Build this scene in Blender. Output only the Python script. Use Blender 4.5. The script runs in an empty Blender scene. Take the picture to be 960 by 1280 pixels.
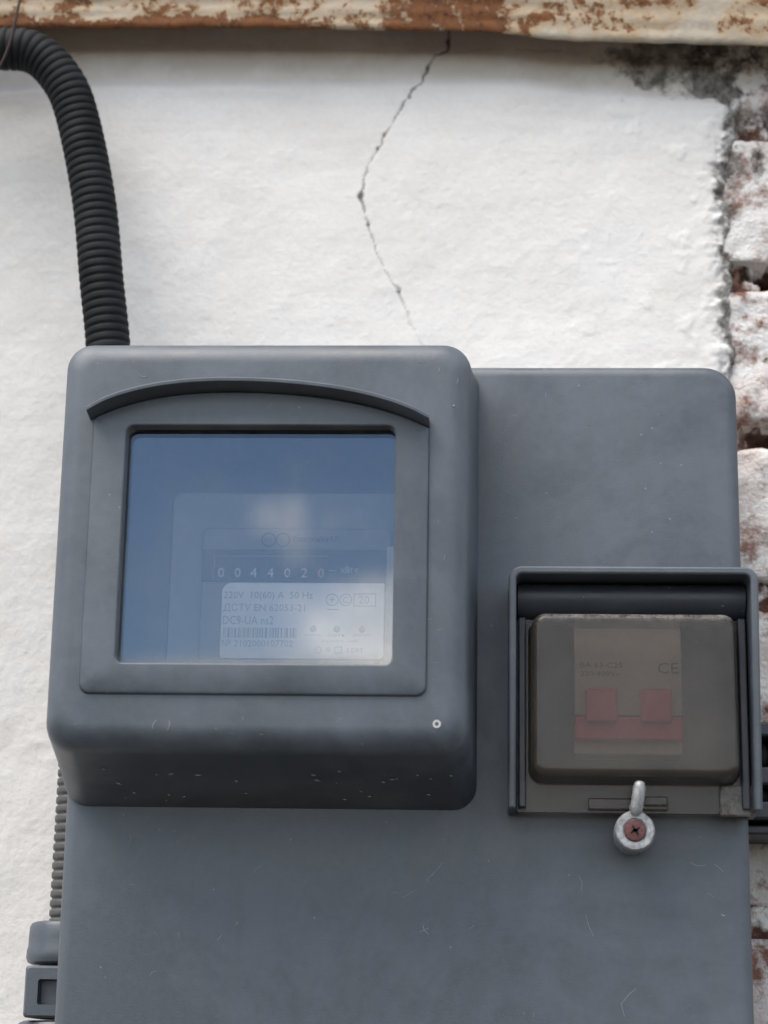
import bpy, bmesh, math, random
import numpy as np
from mathutils import Matrix, Vector, Quaternion

MM = 0.001
sc = bpy.context.scene
col = sc.collection

# ------------------------------------------------------------------ camera
cam_d = bpy.data.cameras.new('camera')
cam = bpy.data.objects.new('camera', cam_d); col.objects.link(cam); sc.camera = cam
cam_d.sensor_fit = 'VERTICAL'; cam_d.sensor_height = 36.0; cam_d.sensor_width = 27.0
cam_d.lens = 2600.0 / 1280.0 * 36.0
cam_d.clip_start = 0.01; cam_d.clip_end = 200
Rc = (Matrix.Rotation(math.radians(3.0), 3, 'Z') @ Matrix.Rotation(math.radians(15.2), 3, 'X')
      @ Matrix.Rotation(math.radians(-1.0), 3, 'Y'))
r_, f_, u_ = Rc @ Vector((1, 0, 0)), Rc @ Vector((0, 1, 0)), Rc @ Vector((0, 0, 1))
M4 = Matrix.Identity(4)
for i in range(3):
    M4[i][0], M4[i][1], M4[i][2] = r_[i], u_[i], -f_[i]
M4[0][3], M4[1][3], M4[2][3] = 0.02449828, -0.74217289, -0.15773654
cam.matrix_world = M4
cam_d.dof.use_dof = True; cam_d.dof.focus_distance = 0.695; cam_d.dof.aperture_fstop = 11

# ------------------------------------------------------------------ sky, sun, exposure
SUN_EL, SUN_AZ = math.radians(60), math.radians(-48)      # azimuth measured from straight in front of the wall, + = right
sd = Vector((math.sin(SUN_AZ) * math.cos(SUN_EL), -math.cos(SUN_AZ) * math.cos(SUN_EL), math.sin(SUN_EL)))
w = bpy.data.worlds.new('World'); sc.world = w; w.use_nodes = True
nt = w.node_tree; nt.nodes.clear()
def wn(t, **k):
    n = nt.nodes.new(t)
    for a, b in k.items(): setattr(n, a, b)
    return n
sky = wn('ShaderNodeTexSky', sky_type='NISHITA'); sky.sun_disc = False
sky.sun_elevation = SUN_EL
sky.sun_rotation = math.atan2(sd.x, sd.y)
sky.air_density = 1.0; sky.dust_density = 0.15; sky.ozone_density = 2.2; sky.altitude = 1200
bg = wn('ShaderNodeBackground'); bg.inputs['Strength'].default_value = 0.062
wo = wn('ShaderNodeOutputWorld')
# small fair-weather clouds spread over the whole sky
tc = wn('ShaderNodeTexCoord'); mp = wn('ShaderNodeMapping'); mp.inputs['Location'].default_value = (5.143, 0.703, 2.322)
nz = wn('ShaderNodeTexNoise'); nz.inputs['Scale'].default_value = 4.0; nz.inputs['Detail'].default_value = 6; nz.inputs['Roughness'].default_value = 0.55
rp = wn('ShaderNodeValToRGB'); rp.color_ramp.elements[0].position = 0.488; rp.color_ramp.elements[1].position = 0.60
rp.color_ramp.elements[1].color = (0.9, 0.9, 0.9, 1)
mx = wn('ShaderNodeMix', data_type='RGBA'); mx.inputs['B'].default_value = (19.0, 18.2, 17.0, 1)
L = nt.links.new
L(tc.outputs['Generated'], mp.inputs['Vector']); L(mp.outputs['Vector'], nz.inputs['Vector']); L(nz.outputs['Fac'], rp.inputs['Fac'])
L(rp.outputs['Color'], mx.inputs['Factor']); L(sky.outputs['Color'], mx.inputs['A']); L(mx.outputs['Result'], bg.inputs['Color'])
L(bg.outputs['Background'], wo.inputs['Surface'])

sun_d = bpy.data.lights.new('sun', 'SUN'); sun_d.energy = 1.5; sun_d.angle = math.radians(45); sun_d.color = (1.0, 0.92, 0.82)
sun = bpy.data.objects.new('sun', sun_d); col.objects.link(sun)
sun.rotation_euler = (-sd).to_track_quat('-Z', 'Y').to_euler(); sun.location = sd * 3

sc.view_settings.view_transform = 'Standard'; sc.view_settings.look = 'None'
sc.view_settings.exposure = 1.6; sc.view_settings.gamma = 1.0; sc.view_settings.use_curve_mapping = False
sc.render.engine = 'CYCLES'
sc.cycles.transparent_max_bounces = 16; sc.cycles.max_bounces = 6; sc.cycles.diffuse_bounces = 3; sc.cycles.glossy_bounces = 3

# ------------------------------------------------------------------ material helpers
class NT:
    def __init__(s, name):
        s.m = bpy.data.materials.new(name); s.m.use_nodes = True
        s.t = s.m.node_tree; s.t.nodes.clear()
        s.out = s.n('ShaderNodeOutputMaterial')
    def n(s, t, ins=None, **k):
        o = s.t.nodes.new(t)
        for a, b in k.items(): setattr(o, a, b)
        for a, b in (ins or {}).items():
            s.put(o.inputs[a], b)
        return o
    def put(s, sock, v):
        if isinstance(v, bpy.types.NodeSocket): s.t.links.new(v, sock)
        elif isinstance(v, (tuple, list)) and len(v) == 3 and sock.type == 'RGBA': sock.default_value = (*v, 1)
        else: sock.default_value = v
    def pos(s): return s.n('ShaderNodeNewGeometry').outputs['Position']
    def noise(s, scale, detail=5, rough=0.6, vec=None, dist=0.0, out='Fac'):
        return s.n('ShaderNodeTexNoise', {'Vector': vec or s.pos(), 'Scale': scale, 'Detail': detail, 'Roughness': rough, 'Distortion': dist}).outputs[out]
    def ramp(s, v, stops):
        r = s.n('ShaderNodeValToRGB', {'Fac': v}); e = r.color_ramp.elements
        while len(e) < len(stops): e.new(0.5)
        for el, (p, c) in zip(e, stops):
            el.position = p; el.color = (c, c, c, 1) if not isinstance(c, tuple) else (*c, 1)
        return r.outputs['Color']
    def mixc(s, f, a, b, mode='MIX'):
        m = s.n('ShaderNodeMix', data_type='RGBA', blend_type=mode)
        s.put(m.inputs['Factor'], f); s.put(m.inputs['A'], a); s.put(m.inputs['B'], b)
        return m.outputs['Result']
    def math(s, op, a, b=0.5, clamp=False):
        m = s.n('ShaderNodeMath', operation=op, use_clamp=clamp); s.put(m.inputs[0], a); s.put(m.inputs[1], b)
        return m.outputs[0]
    def attr(s, name): return s.n('ShaderNodeAttribute', attribute_name=name).outputs['Fac']
    def bump(s, h, strength, dist):
        return s.n('ShaderNodeBump', {'Height': h, 'Strength': strength, 'Distance': dist}).outputs['Normal']
    def sep(s, v):
        return s.n('ShaderNodeSeparateXYZ', {'Vector': v}).outputs
    def mapping(s, scale, rot=(0, 0, 0)):
        return s.n('ShaderNodeMapping', {'Vector': s.pos(), 'Scale': scale, 'Rotation': rot}).outputs['Vector']
    def bsdf(s, **k):
        b = s.n('ShaderNodeBsdfPrincipled', {a.replace('_', ' '): v for a, v in k.items()})
        s.t.links.new(b.outputs[0], s.out.inputs['Surface']); return b

def simple(name, c, rough=0.5, spec=0.5, metal=0.0, var=0.12, scale=300, bumpd=0.0):
    t = NT(name)
    n = t.noise(scale)
    cc = t.mixc(t.ramp(n, [(0.3, 0.0), (0.7, 1.0)]), tuple(x * (1 - var) for x in c), tuple(min(1, x * (1 + var)) for x in c))
    k = dict(Base_Color=cc, Roughness=rough, Metallic=metal)
    b = t.bsdf(**k); b.inputs['Specular IOR Level'].default_value = spec
    if bumpd: t.put(b.inputs['Normal'], t.bump(n, 0.6, bumpd))
    return t.m

MAT = {}
def grey_plastic(name, c=(0.058, 0.070, 0.086), dustamt=0.8):
    t = NT(name)
    cloud = t.ramp(t.math('ADD', t.math('MULTIPLY', t.noise(13, 5, 0.72, dist=0.6), 0.7), t.math('MULTIPLY', t.noise(75, 3, 0.7), 0.3)), [(0.43, 0.0), (0.58, 1.0)])
    fine = t.ramp(t.noise(420, 2, 0.7), [(0.35, 0.0), (0.75, 1.0)])
    streak = t.ramp(t.noise(60, 4, 0.6, vec=t.mapping((3.0, 3.0, 0.35))), [(0.45, 0.0), (0.75, 1.0)])
    base = t.mixc(fine, tuple(x * 0.93 for x in c), tuple(x * 1.07 for x in c))
    base = t.mixc(t.math('MULTIPLY', cloud, dustamt), base, tuple(min(1, x * 1.42 + 0.014) for x in c))
    base = t.mixc(t.math('MULTIPLY', streak, 0.45), base, (c[0] * 1.25, c[1] * 1.18, c[2] * 1.08))
    # pale specks of dirt
    v = t.n('ShaderNodeTexVoronoi', {'Vector': t.pos(), 'Scale': 260.0, 'Randomness': 1.0})
    sp = t.math('LESS_THAN', v.outputs['Distance'], 0.085)
    gate = t.math('GREATER_THAN', t.noise(90, 2), 0.60)
    base = t.mixc(t.math('MULTIPLY', t.math('MULTIPLY', sp, gate), 0.35), base, (0.34, 0.34, 0.33))
    rough = t.math('ADD', t.math('MULTIPLY', cloud, 0.16), 0.40)
    h = t.math('ADD', t.math('MULTIPLY', t.noise(1500, 1, 0.5), 0.5), t.math('MULTIPLY', t.noise(120, 2), 0.6))
    b = t.bsdf(Base_Color=base, Roughness=rough, Normal=t.bump(h, 0.25, 0.0004))
    b.inputs['Specular IOR Level'].default_value = 0.62
    return t.m
MAT['grey'] = grey_plastic('grey_weathered_plastic')
MAT['grey_dark'] = grey_plastic('dark_grey_plastic', (0.024, 0.029, 0.038), 0.5)  # darker copy of the grey plastic, the hood's shade put into its colour
MAT['conduit'] = simple('black_polyethylene', (0.014, 0.015, 0.017), 0.68, 0.16, var=0.55, scale=60)
MAT['conduit_grey'] = simple('grey_conduit_plastic', (0.085, 0.083, 0.080), 0.55, 0.3, var=0.15)
MAT['black'] = simple('black_plastic', (0.03, 0.034, 0.042), 0.45, 0.5, var=0.2)
MAT['ink'] = simple('printing_ink', (0.46, 0.48, 0.51), 0.7, 0.2, var=0.05)
MAT['ink_dark'] = simple('dark_printing_ink', (0.10, 0.10, 0.105), 0.7, 0.2, var=0.05)
MAT['digit'] = simple('white_printed_digit', (0.75, 0.75, 0.75), 0.6, 0.2, var=0.03)
MAT['digit_red'] = simple('red_printed_digit', (0.75, 0.45, 0.45), 0.6, 0.2, var=0.03)
MAT['meter_body'] = simple('pale_grey_meter_plastic', (0.21, 0.21, 0.21), 0.5, 0.4, var=0.05)
MAT['rim'] = simple('pale_plastic_rim', (0.52, 0.51, 0.48), 0.5, 0.4, var=0.12)
MAT['display'] = simple('black_display_panel', (0.018, 0.02, 0.025), 0.4, 0.5, var=0.1)
MAT['plate'] = simple('white_label_plate', (0.90, 0.90, 0.90), 0.55, 0.3, var=0.02)
MAT['breaker'] = simple('cream_breaker_plastic', (0.50, 0.45, 0.36), 0.45, 0.4, var=0.05)
MAT['red'] = simple('red_toggle_plastic', (0.78, 0.09, 0.13), 0.4, 0.5, var=0.08)
MAT['zinc'] = simple('whitish_zinc_metal', (0.31, 0.315, 0.32), 0.50, 0.5, metal=0.3, var=0.42, scale=700, bumpd=0.0003)
MAT['screw'] = simple('reddish_screw', (0.115, 0.046, 0.044), 0.5, 0.4, metal=0.2, var=0.35, scale=900, bumpd=0.0002)
MAT['hole'] = simple('dark_recess', (0.012, 0.012, 0.013), 0.8, 0.1)
MAT['lint'] = simple('pale_lint', (0.29, 0.30, 0.31), 0.9, 0.1, var=0.1)
MAT['paintmark'] = simple('white_plastic', (0.5, 0.5, 0.49), 0.5, 0.4)
MAT['wire'] = simple('rusty_wire', (0.045, 0.03, 0.025), 0.7, 0.3)

def glass_mat():
    t = NT('window_glass')
    fr = t.n('ShaderNodeFresnel', {'IOR': 2.0}).outputs[0]
    gl = t.n('ShaderNodeBsdfGlossy', {'Color': (1, 1, 1), 'Roughness': 0.015})
    tr = t.n('ShaderNodeBsdfTransparent', {'Color': (0.99, 0.99, 0.99)})
    a = t.n('ShaderNodeMixShader', {0: fr, 1: tr.outputs[0], 2: gl.outputs[0]})
    # dust film, thicker where it settled along the lower edge of the pane
    z = t.sep(t.pos())[2]
    low = t.n('ShaderNodeMapRange', {'Value': z, 'From Min': -0.0350, 'From Max': -0.0275, 'To Min': 1.0, 'To Max': 0.0}).outputs[0]
    d = t.math('ADD', t.math('MULTIPLY', t.math('MULTIPLY', low, low), t.math('MULTIPLY', t.noise(180, 5, 0.7), 0.75)), t.math('MULTIPLY', t.ramp(t.noise(60, 5), [(0.45, 0.0), (0.7, 1.0)]), 0.06), clamp=True)
    df = t.n('ShaderNodeBsdfDiffuse', {'Color': (0.36, 0.35, 0.33)})
    m = t.n('ShaderNodeMixShader', {0: d, 1: a.outputs[0], 2: df.outputs[0]})
    t.t.links.new(m.outputs[0], t.out.inputs['Surface']); return t.m
MAT['glass'] = glass_mat()

def smoked_mat():
    t = NT('smoked_polycarbonate')
    fr = t.n('ShaderNodeFresnel', {'IOR': 1.45}).outputs[0]
    gl = t.n('ShaderNodeBsdfGlossy', {'Color': (1, 1, 1), 'Roughness': 0.3})
    tr = t.n('ShaderNodeBsdfTransparent', {'Color': (0.60, 0.55, 0.50)})
    n = t.ramp(t.noise(70, 6, 0.65), [(0.35, 0.0), (0.75, 1.0)])
    dc = t.mixc(n, (0.076, 0.063, 0.050), (0.115, 0.096, 0.077))
    df = t.n('ShaderNodeBsdfDiffuse', {'Color': dc})
    dust = t.math('ADD', t.math('MULTIPLY', n, 0.14), 0.30)
    a = t.n('ShaderNodeMixShader', {0: dust, 1: tr.outputs[0], 2: df.outputs[0]})
    b = t.n('ShaderNodeMixShader', {0: fr, 1: a.outputs[0], 2: gl.outputs[0]})
    # settled pale dust
    du = t.math('MULTIPLY', t.attr('dust'), t.ramp(t.noise(330, 5, 0.7), [(0.36, 0.0), (0.62, 1.0)]), clamp=True)
    df2 = t.n('ShaderNodeBsdfDiffuse', {'Color': (0.30, 0.285, 0.265)})
    c = t.n('ShaderNodeMixShader', {0: du, 1: b.outputs[0], 2: df2.outputs[0]})
    t.t.links.new(c.outputs[0], t.out.inputs['Surface']); return t.m
MAT['smoked'] = smoked_mat()

def plaster_mat():
    t = NT('whitewashed_plaster')
    big = t.ramp(t.noise(9, 3, 0.6), [(0.3, 0.0), (0.7, 1.0)])
    mid = t.ramp(t.noise(75, 3, 0.65), [(0.35, 0.0), (0.7, 1.0)])
    c = t.mixc(big, (0.69, 0.668, 0.635), (0.76, 0.748, 0.73))
    pa = t.ramp(t.noise(22, 6, 0.7, dist=0.8), [(0.48, 0.0), (0.66, 1.0)])
    c = t.mixc(t.math('MULTIPLY', pa, 0.35), c, (0.66, 0.615, 0.56))
    c = t.mixc(t.math('MULTIPLY', mid, 0.25), c, (0.66, 0.65, 0.63))
    hs = t.ramp(t.noise(30, 3, 0.6, vec=t.mapping((0.5, 1, 4.0))), [(0.52, 0.0), (0.8, 1.0)])
    c = t.mixc(t.math('MULTIPLY', hs, 0.42), c, (0.55, 0.51, 0.47))
    sp = t.math('GREATER_THAN', t.noise(650, 2, 0.6), 0.73)
    c = t.mixc(t.math('MULTIPLY', sp, 0.30), c, (0.35, 0.34, 0.32))
    c = t.mixc(t.math('MULTIPLY', t.attr('cement'), 0.8), c, (0.56, 0.50, 0.44))  # brown-grey tint on the strip above the ledge
    c = t.mixc(t.math('MULTIPLY', t.attr('mould'), t.ramp(t.noise(210, 6, 0.75), [(0.36, 0.35), (0.58, 1.0)])), c, t.mixc(t.noise(120, 4), (0.035, 0.030, 0.026), (0.11, 0.095, 0.08)))
    c = t.mixc(t.math('MULTIPLY', t.attr('crack'), 0.95), c, (0.035, 0.03, 0.027))
    grit = t.ramp(t.noise(420, 4, 0.6), [(0.40, 0.0), (0.62, 1.0)])
    c = t.mixc(t.math('MULTIPLY', grit, 0.10), c, (0.50, 0.47, 0.44))
    h = t.noise(320, 4, 0.68)
    b = t.bsdf(Base_Color=c, Roughness=0.92, Normal=t.bump(h, 0.38, 0.0009)); b.inputs['Specular IOR Level'].default_value = 0.1
    return t.m
MAT['plaster'] = plaster_mat()

def brick_mat(name, mortar=False):
    t = NT(name)
    n1 = t.noise(55, 6, 0.65); n2 = t.noise(170, 6, 0.7)
    red = t.mixc(n2, (0.13, 0.06, 0.043), (0.34, 0.19, 0.145))
    if mortar: red = t.mixc(n2, (0.030, 0.016, 0.011), (0.17, 0.085, 0.06))
    white = t.mixc(n2, (0.60, 0.58, 0.55), (0.78, 0.77, 0.75))
    wash = t.ramp(t.math('ADD', t.math('MULTIPLY', n1, 0.65), t.math('MULTIPLY', n2, 0.35)), [(0.47, 0.0), (0.56, 1.0)] if mortar else [(0.41, 0.0), (0.50, 1.0)])
    if mortar: wash = t.math('MULTIPLY', wash, t.math('SUBTRACT', 1.0, t.attr('hole')), clamp=True)
    c = t.mixc(wash, red, white)
    pk = t.ramp(t.noise(40, 4), [(0.46, 0.0), (0.62, 1.0)])
    c = t.mixc(t.math('MULTIPLY', pk, 0.30), c, (0.50, 0.31, 0.25))
    p = t.sep(t.pos())
    up = t.n('ShaderNodeMapRange', {'Value': p[2], 'From Min': 0.145, 'From Max': 0.185, 'To Min': -0.30, 'To Max': 0.12}).outputs[0]
    lf = t.n('ShaderNodeMapRange', {'Value': p[0], 'From Min': 0.112, 'From Max': 0.124, 'To Min': 0.30, 'To Max': 0.0}).outputs[0]
    k = t.math('ADD', t.math('ADD', up, t.math('ADD', t.math('MULTIPLY', t.noise(75, 5, 0.78), 1.7), -0.38)), lf)
    mould = t.ramp(k, [(0.55, 0.0), (0.72, 0.92)])
    c = t.mixc(mould, c, t.mixc(t.ramp(t.noise(260, 4, 0.75), [(0.38, 0.0), (0.66, 1.0)]), (0.030, 0.026, 0.023), (0.24, 0.215, 0.19)))
    b = t.bsdf(Base_Color=c, Roughness=0.95, Normal=t.bump(t.math('ADD', n2, t.noise(600, 3)), 0.8, 0.0012)); b.inputs['Specular IOR Level'].default_value = 0.1
    return t.m
MAT['brick'] = brick_mat('whitewashed_brick')
MAT['mortar'] = brick_mat('crumbling_mortar', True)

def beam_mat():
    t = NT('rusted_painted_steel')
    n1 = t.noise(42, 5, 0.70, dist=0.4); n2 = t.noise(190, 5, 0.75); n3 = t.noise(420, 3, 0.7)
    paint = t.mixc(t.ramp(n2, [(0.3, 0.0), (0.7, 1.0)]), (0.36, 0.305, 0.23), (0.47, 0.42, 0.34))
    paint = t.mixc(t.ramp(n1, [(0.45, 0.0), (0.7, 1.0)]), paint, (0.33, 0.26, 0.17))
    rust = t.mixc(n2, (0.06, 0.024, 0.011), (0.26, 0.10, 0.032))
    rust = t.mixc(t.ramp(n3, [(0.5, 0.0), (0.7, 1.0)]), rust, (0.055, 0.022, 0.012))
    k = t.math('ADD', t.math('ADD', t.math('MULTIPLY', n1, 0.56), t.math('MULTIPLY', n2, 0.52)), t.attr('rust'))
    m = t.ramp(k, [(0.80, 0.0), (0.85, 1.0)])
    halo = t.ramp(k, [(0.71, 0.0), (0.82, 1.0)])
    c = t.mixc(t.math('MULTIPLY', halo, 0.55), paint, (0.45, 0.27, 0.12))
    c = t.mixc(m, c, rust)
    h = t.math('ADD', t.math('MULTIPLY', m, -0.6), t.math('MULTIPLY', n3, 0.6))
    b = t.bsdf(Base_Color=c, Roughness=t.math('ADD', t.math('MULTIPLY', m, 0.3), 0.5), Normal=t.bump(h, 0.8, 0.0008))
    b.inputs['Specular IOR Level'].default_value = 0.3
    return t.m
MAT['beam'] = beam_mat()

# ------------------------------------------------------------------ object helpers
def obj(name, verts, faces, mat, parent=None, smooth=True, scale=MM, angle=35):
    me = bpy.data.meshes.new(name)
    me.from_pydata([(v[0] * scale, v[1] * scale, v[2] * scale) for v in verts], [], faces)
    return finish(name, me, mat, parent, smooth, angle)
def finish(name, me, mat, parent=None, smooth=True, angle=35):
    bm = bmesh.new(); bm.from_mesh(me); bmesh.ops.recalc_face_normals(bm, faces=bm.faces[:]); bm.to_mesh(me); bm.free()
    if smooth:
        me.shade_smooth(); me.set_sharp_from_angle(angle=math.radians(angle))
    me.materials.append(MAT[mat])
    o = bpy.data.objects.new(name, me); col.objects.link(o)
    if parent: o.parent = parent
    return o
def empty(name, label, cat):
    o = bpy.data.objects.new(name, None); col.objects.link(o); o.empty_display_size = 0.02
    o['label'] = label; o['category'] = cat; return o
def tag(o, label, cat): o['label'] = label; o['category'] = cat; return o
def bevel(o, wmm, seg=3, ang=40):
    m = o.modifiers.new('bevel', 'BEVEL'); m.width = wmm * MM; m.segments = seg; m.limit_method = 'ANGLE'; m.angle_limit = math.radians(ang)
    return o
def box(name, x0, x1, y0, y1, z0, z1, mat, parent=None, bev=0.0):
    v = [(x, y, z) for z in (z0, z1) for y in (y0, y1) for x in (x0, x1)]
    f = [(0, 2, 3, 1), (4, 5, 7, 6), (0, 1, 5, 4), (2, 6, 7, 3), (0, 4, 6, 2), (1, 3, 7, 5)]
    o = obj(name, v, f, mat, parent, True)
    if bev: bevel(o, bev)
    return o

NE, NCN = 20, 8
def rrect(x0, x1, z0, z1, r, y, ztop=None):
    """closed loop of a rounded rectangle in the xz plane, same point count every time"""
    if not isinstance(r, (tuple, list)): r = (r,) * 4      # bl, br, tr, tl
    pts = []
    cs = [((x0 + r[0], z0 + r[0]), r[0], math.pi), ((x1 - r[1], z0 + r[1]), r[1], 1.5 * math.pi),
          ((x1 - r[2], z1 - r[2]), r[2], 0), ((x0 + r[3], z1 - r[3]), r[3], 0.5 * math.pi)]
    cor = []
    for (cx, cz), rr, a0 in cs:
        cor.append([(cx + rr * math.cos(a0 + k / NCN * math.pi / 2), cz + rr * math.sin(a0 + k / NCN * math.pi / 2)) for k in range(NCN + 1)])
    for i in range(4):
        pts += cor[i]
        a, b = cor[i][-1], cor[(i + 1) % 4][0]
        pts += [(a[0] + (b[0] - a[0]) * k / NE, a[1] + (b[1] - a[1]) * k / NE) for k in range(1, NE)]
    if ztop:
        zm = (z0 + z1) / 2
        pts = [(x, z if z < zm else z + (ztop(x) - z1) * min(1, max(0, (z - zm) / (z1 - zm))) ** 3) for x, z in pts]
    return [(x, y, z) for x, z in pts]
def loft(name, loops, mat, parent=None, cap0=False, cap1=False, angle=35):
    n = len(loops[0]); v = [p for l in loops for p in l]; f = []
    for k in range(len(loops) - 1):
        for i in range(n):
            j = (i + 1) % n
            f.append((k * n + i, k * n + j, (k + 1) * n + j, (k + 1) * n + i))
    if cap0: f.append(tuple(range(n)))
    if cap1: f.append(tuple(range((len(loops) - 1) * n, len(loops) * n)))
    return obj(name, v, f, mat, parent, True, angle=angle)

def frames(path):
    P = [Vector(p) for p in path]; T = []
    for i in range(len(P)):
        T.append((P[min(i + 1, len(P) - 1)] - P[max(i - 1, 0)]).normalized())
    u = T[0].orthogonal().normalized(); out = []
    for i, t in enumerate(T):
        if i: u = (T[i - 1].rotation_difference(t) @ u)
        u = (u - t * u.dot(t)).normalized(); out.append((P[i], u, t.cross(u)))
    return out
def catmull(pts, step):
    P = [Vector(p) for p in pts]; P = [P[0] * 2 - P[1]] + P + [P[-1] * 2 - P[-2]]; raw = []
    for i in range(1, len(P) - 2):
        for k in range(60):
            t = k / 60; a, b, c, d = P[i - 1:i + 3]
            raw.append(0.5 * (2 * b + (c - a) * t + (2 * a - 5 * b + 4 * c - d) * t * t + (3 * b - a - 3 * c + d) * t ** 3))
    raw.append(P[-2]); out = [raw[0]]; acc = 0
    for a, b in zip(raw, raw[1:]):
        l = (b - a).length; s = 0
        while acc + l - s >= step:
            s += step - acc; acc = 0; out.append(a + (b - a) * (s / l))
        acc += l - s
    return out
def tube(name, path, rad, mat, parent=None, n=24, cap=True):
    v = []; f = []
    fr = frames(path)
    for i, (p, u, w_) in enumerate(fr):
        r = rad(i) if callable(rad) else rad
        for k in range(n):
            a = 2 * math.pi * k / n
            v.append(tuple(p + (u * math.cos(a) + w_ * math.sin(a)) * r))
    for i in range(len(fr) - 1):
        for k in range(n):
            j = (k + 1) % n
            f.append((i * n + k, i * n + j, (i + 1) * n + j, (i + 1) * n + k))
    if cap: f += [tuple(range(n)), tuple(range((len(fr) - 1) * n, len(fr) * n))]
    return obj(name, v, f, mat, parent, True, angle=60)
def corrugated(name, pts, r, mat, pitch=3.2, depth=0.62):
    sub = 8; path = catmull(pts, pitch / sub)
    prof = [0, .85, 1, 1, 1, .96, .7, -0.1]
    return tube(name, path, lambda i: r - depth + depth * prof[i % sub], mat, n=28)
def text(name, s, x, y, z, h, mat, parent, wmm=None, ext=0.04):
    cu = bpy.data.curves.new(name, 'FONT'); cu.body = s; cu.size = 1.0; cu.resolution_u = 2
    to = bpy.data.objects.new(name, cu); col.objects.link(to)
    dg = bpy.context.evaluated_depsgraph_get(); me = bpy.data.meshes.new_from_object(to.evaluated_get(dg))
    bpy.data.objects.remove(to); bpy.data.curves.remove(cu)
    co = np.zeros(len(me.vertices) * 3); me.vertices.foreach_get('co', co); co = co.reshape(-1, 3)
    if not len(co): return None
    hh = co[:, 1].max() - co[:, 1].min(); co[:, :2] -= co[:, :2].min(0)
    sx = h / hh if wmm is None else wmm / co[:, 0].max()
    new = np.stack([x + co[:, 0] * sx, np.full(len(co), y), z + co[:, 1] * h / hh], 1) * MM
    me.vertices.foreach_set('co', new.ravel()); me.materials.clear(); me.materials.append(MAT[mat]); me.update()
    o = bpy.data.objects.new(name, me); col.objects.link(o); o.parent = parent
    return o
def disc(name, cx, cz, prof, mat, parent=None, n=36, angle=35, wob=0.0, seed=1):
    """lathe about a y-parallel axis; prof = [(radius, y)...]"""
    rnd = random.Random(seed); ph = [1 + wob * rnd.uniform(-1, 1) for _ in range(n)]
    v = []; f = []
    for r, y in prof:
        for k in range(n):
            a = 2 * math.pi * k / n; v.append((cx + r * ph[k] * math.cos(a), y, cz + r * ph[k] * math.sin(a)))
    for i in range(len(prof) - 1):
        for k in range(n):
            j = (k + 1) % n; f.append((i * n + k, i * n + j, (i + 1) * n + j, (i + 1) * n + k))
    f += [tuple(range(n)), tuple(range((len(prof) - 1) * n, len(prof) * n))]
    return obj(name, v, f, mat, parent, True, angle=angle)
def ring(name, cx, cz, y, ro, ri, mat, parent, n=28, t=0.05):
    v = []; f = []
    for k in range(n):
        a = 2 * math.pi * k / n
        for r in (ro, ri): v.append((cx + r * math.cos(a), y, cz + r * math.sin(a)))
    for k in range(n):
        j = (k + 1) % n; f.append((2 * k, 2 * k + 1, 2 * j + 1, 2 * j))
    return obj(name, v, f, mat, parent, False)

# numpy value noise
_rs = np.random.RandomState(7); _tab = _rs.rand(512, 512)
def vnoise(x, y):
    xi = np.floor(x).astype(int); yi = np.floor(y).astype(int); xf = x - xi; yf = y - yi
    xf = xf * xf * (3 - 2 * xf); yf = yf * yf * (3 - 2 * yf)
    g = lambda a, b: _tab[a % 512, b % 512]
    return (g(xi, yi) * (1 - xf) + g(xi + 1, yi) * xf) * (1 - yf) + (g(xi, yi + 1) * (1 - xf) + g(xi + 1, yi + 1) * xf) * yf
def fbm(x, y, o=5, g=0.5):
    s = 0; a = 1; t = 0
    for k in range(o):
        s = s + a * vnoise(x * 2 ** k + 17.3 * k, y * 2 ** k + 5.1 * k); t += a; a *= g
    return s / t
def sstep(a, b, x): t = np.clip((x - a) / (b - a), 0, 1); return t * t * (3 - 2 * t)
def gridmesh(name, X, Y, Z, mat, parent, attrs={}):
    nz_, nx_ = X.shape; me = bpy.data.meshes.new(name)
    co = np.stack([X, Y, Z], -1).reshape(-1, 3) * MM
    idx = np.arange(nz_ * nx_).reshape(nz_, nx_)
    q = np.stack([idx[:-1, :-1], idx[:-1, 1:], idx[1:, 1:], idx[1:, :-1]], -1).reshape(-1)
    nf = len(q) // 4
    me.vertices.add(len(co)); me.vertices.foreach_set('co', co.ravel())
    me.loops.add(len(q)); me.loops.foreach_set('vertex_index', q.astype(np.int32))
    me.polygons.add(nf); me.polygons.foreach_set('loop_start', np.arange(0, nf * 4, 4, dtype=np.int32))
    me.update(calc_edges=True); me.validate()
    for k, a in attrs.items():
        at = me.attributes.new(k, 'FLOAT', 'POINT'); at.data.foreach_set('value', np.clip(a, 0, 1).ravel().astype(np.float32))
    me.shade_smooth(); me.materials.append(MAT[mat])
    o = bpy.data.objects.new(name, me); col.objects.link(o); o.parent = parent
    return o
def axis(lo, a, b, hi, fine, coarse):
    return np.concatenate([np.arange(lo, a, coarse), np.arange(a, b, fine), np.arange(b, hi + 1e-6, coarse)])

# ------------------------------------------------------------------ earth sheet out of view, added to block sky light from below the horizon
MAT['earth'] = simple('bare_earth', (0.060, 0.052, 0.042), 0.95, 0.1, var=0.4, scale=3)
gx = np.linspace(-60000, 60000, 41); GX, GY = np.meshgrid(gx, gx - 59000)
gr = gridmesh('ground', GX, GY, -1500 + 40 * (fbm(GX / 4000, GY / 4000, 3) - 0.5), 'earth', None); gr['kind'] = 'structure'

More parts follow.
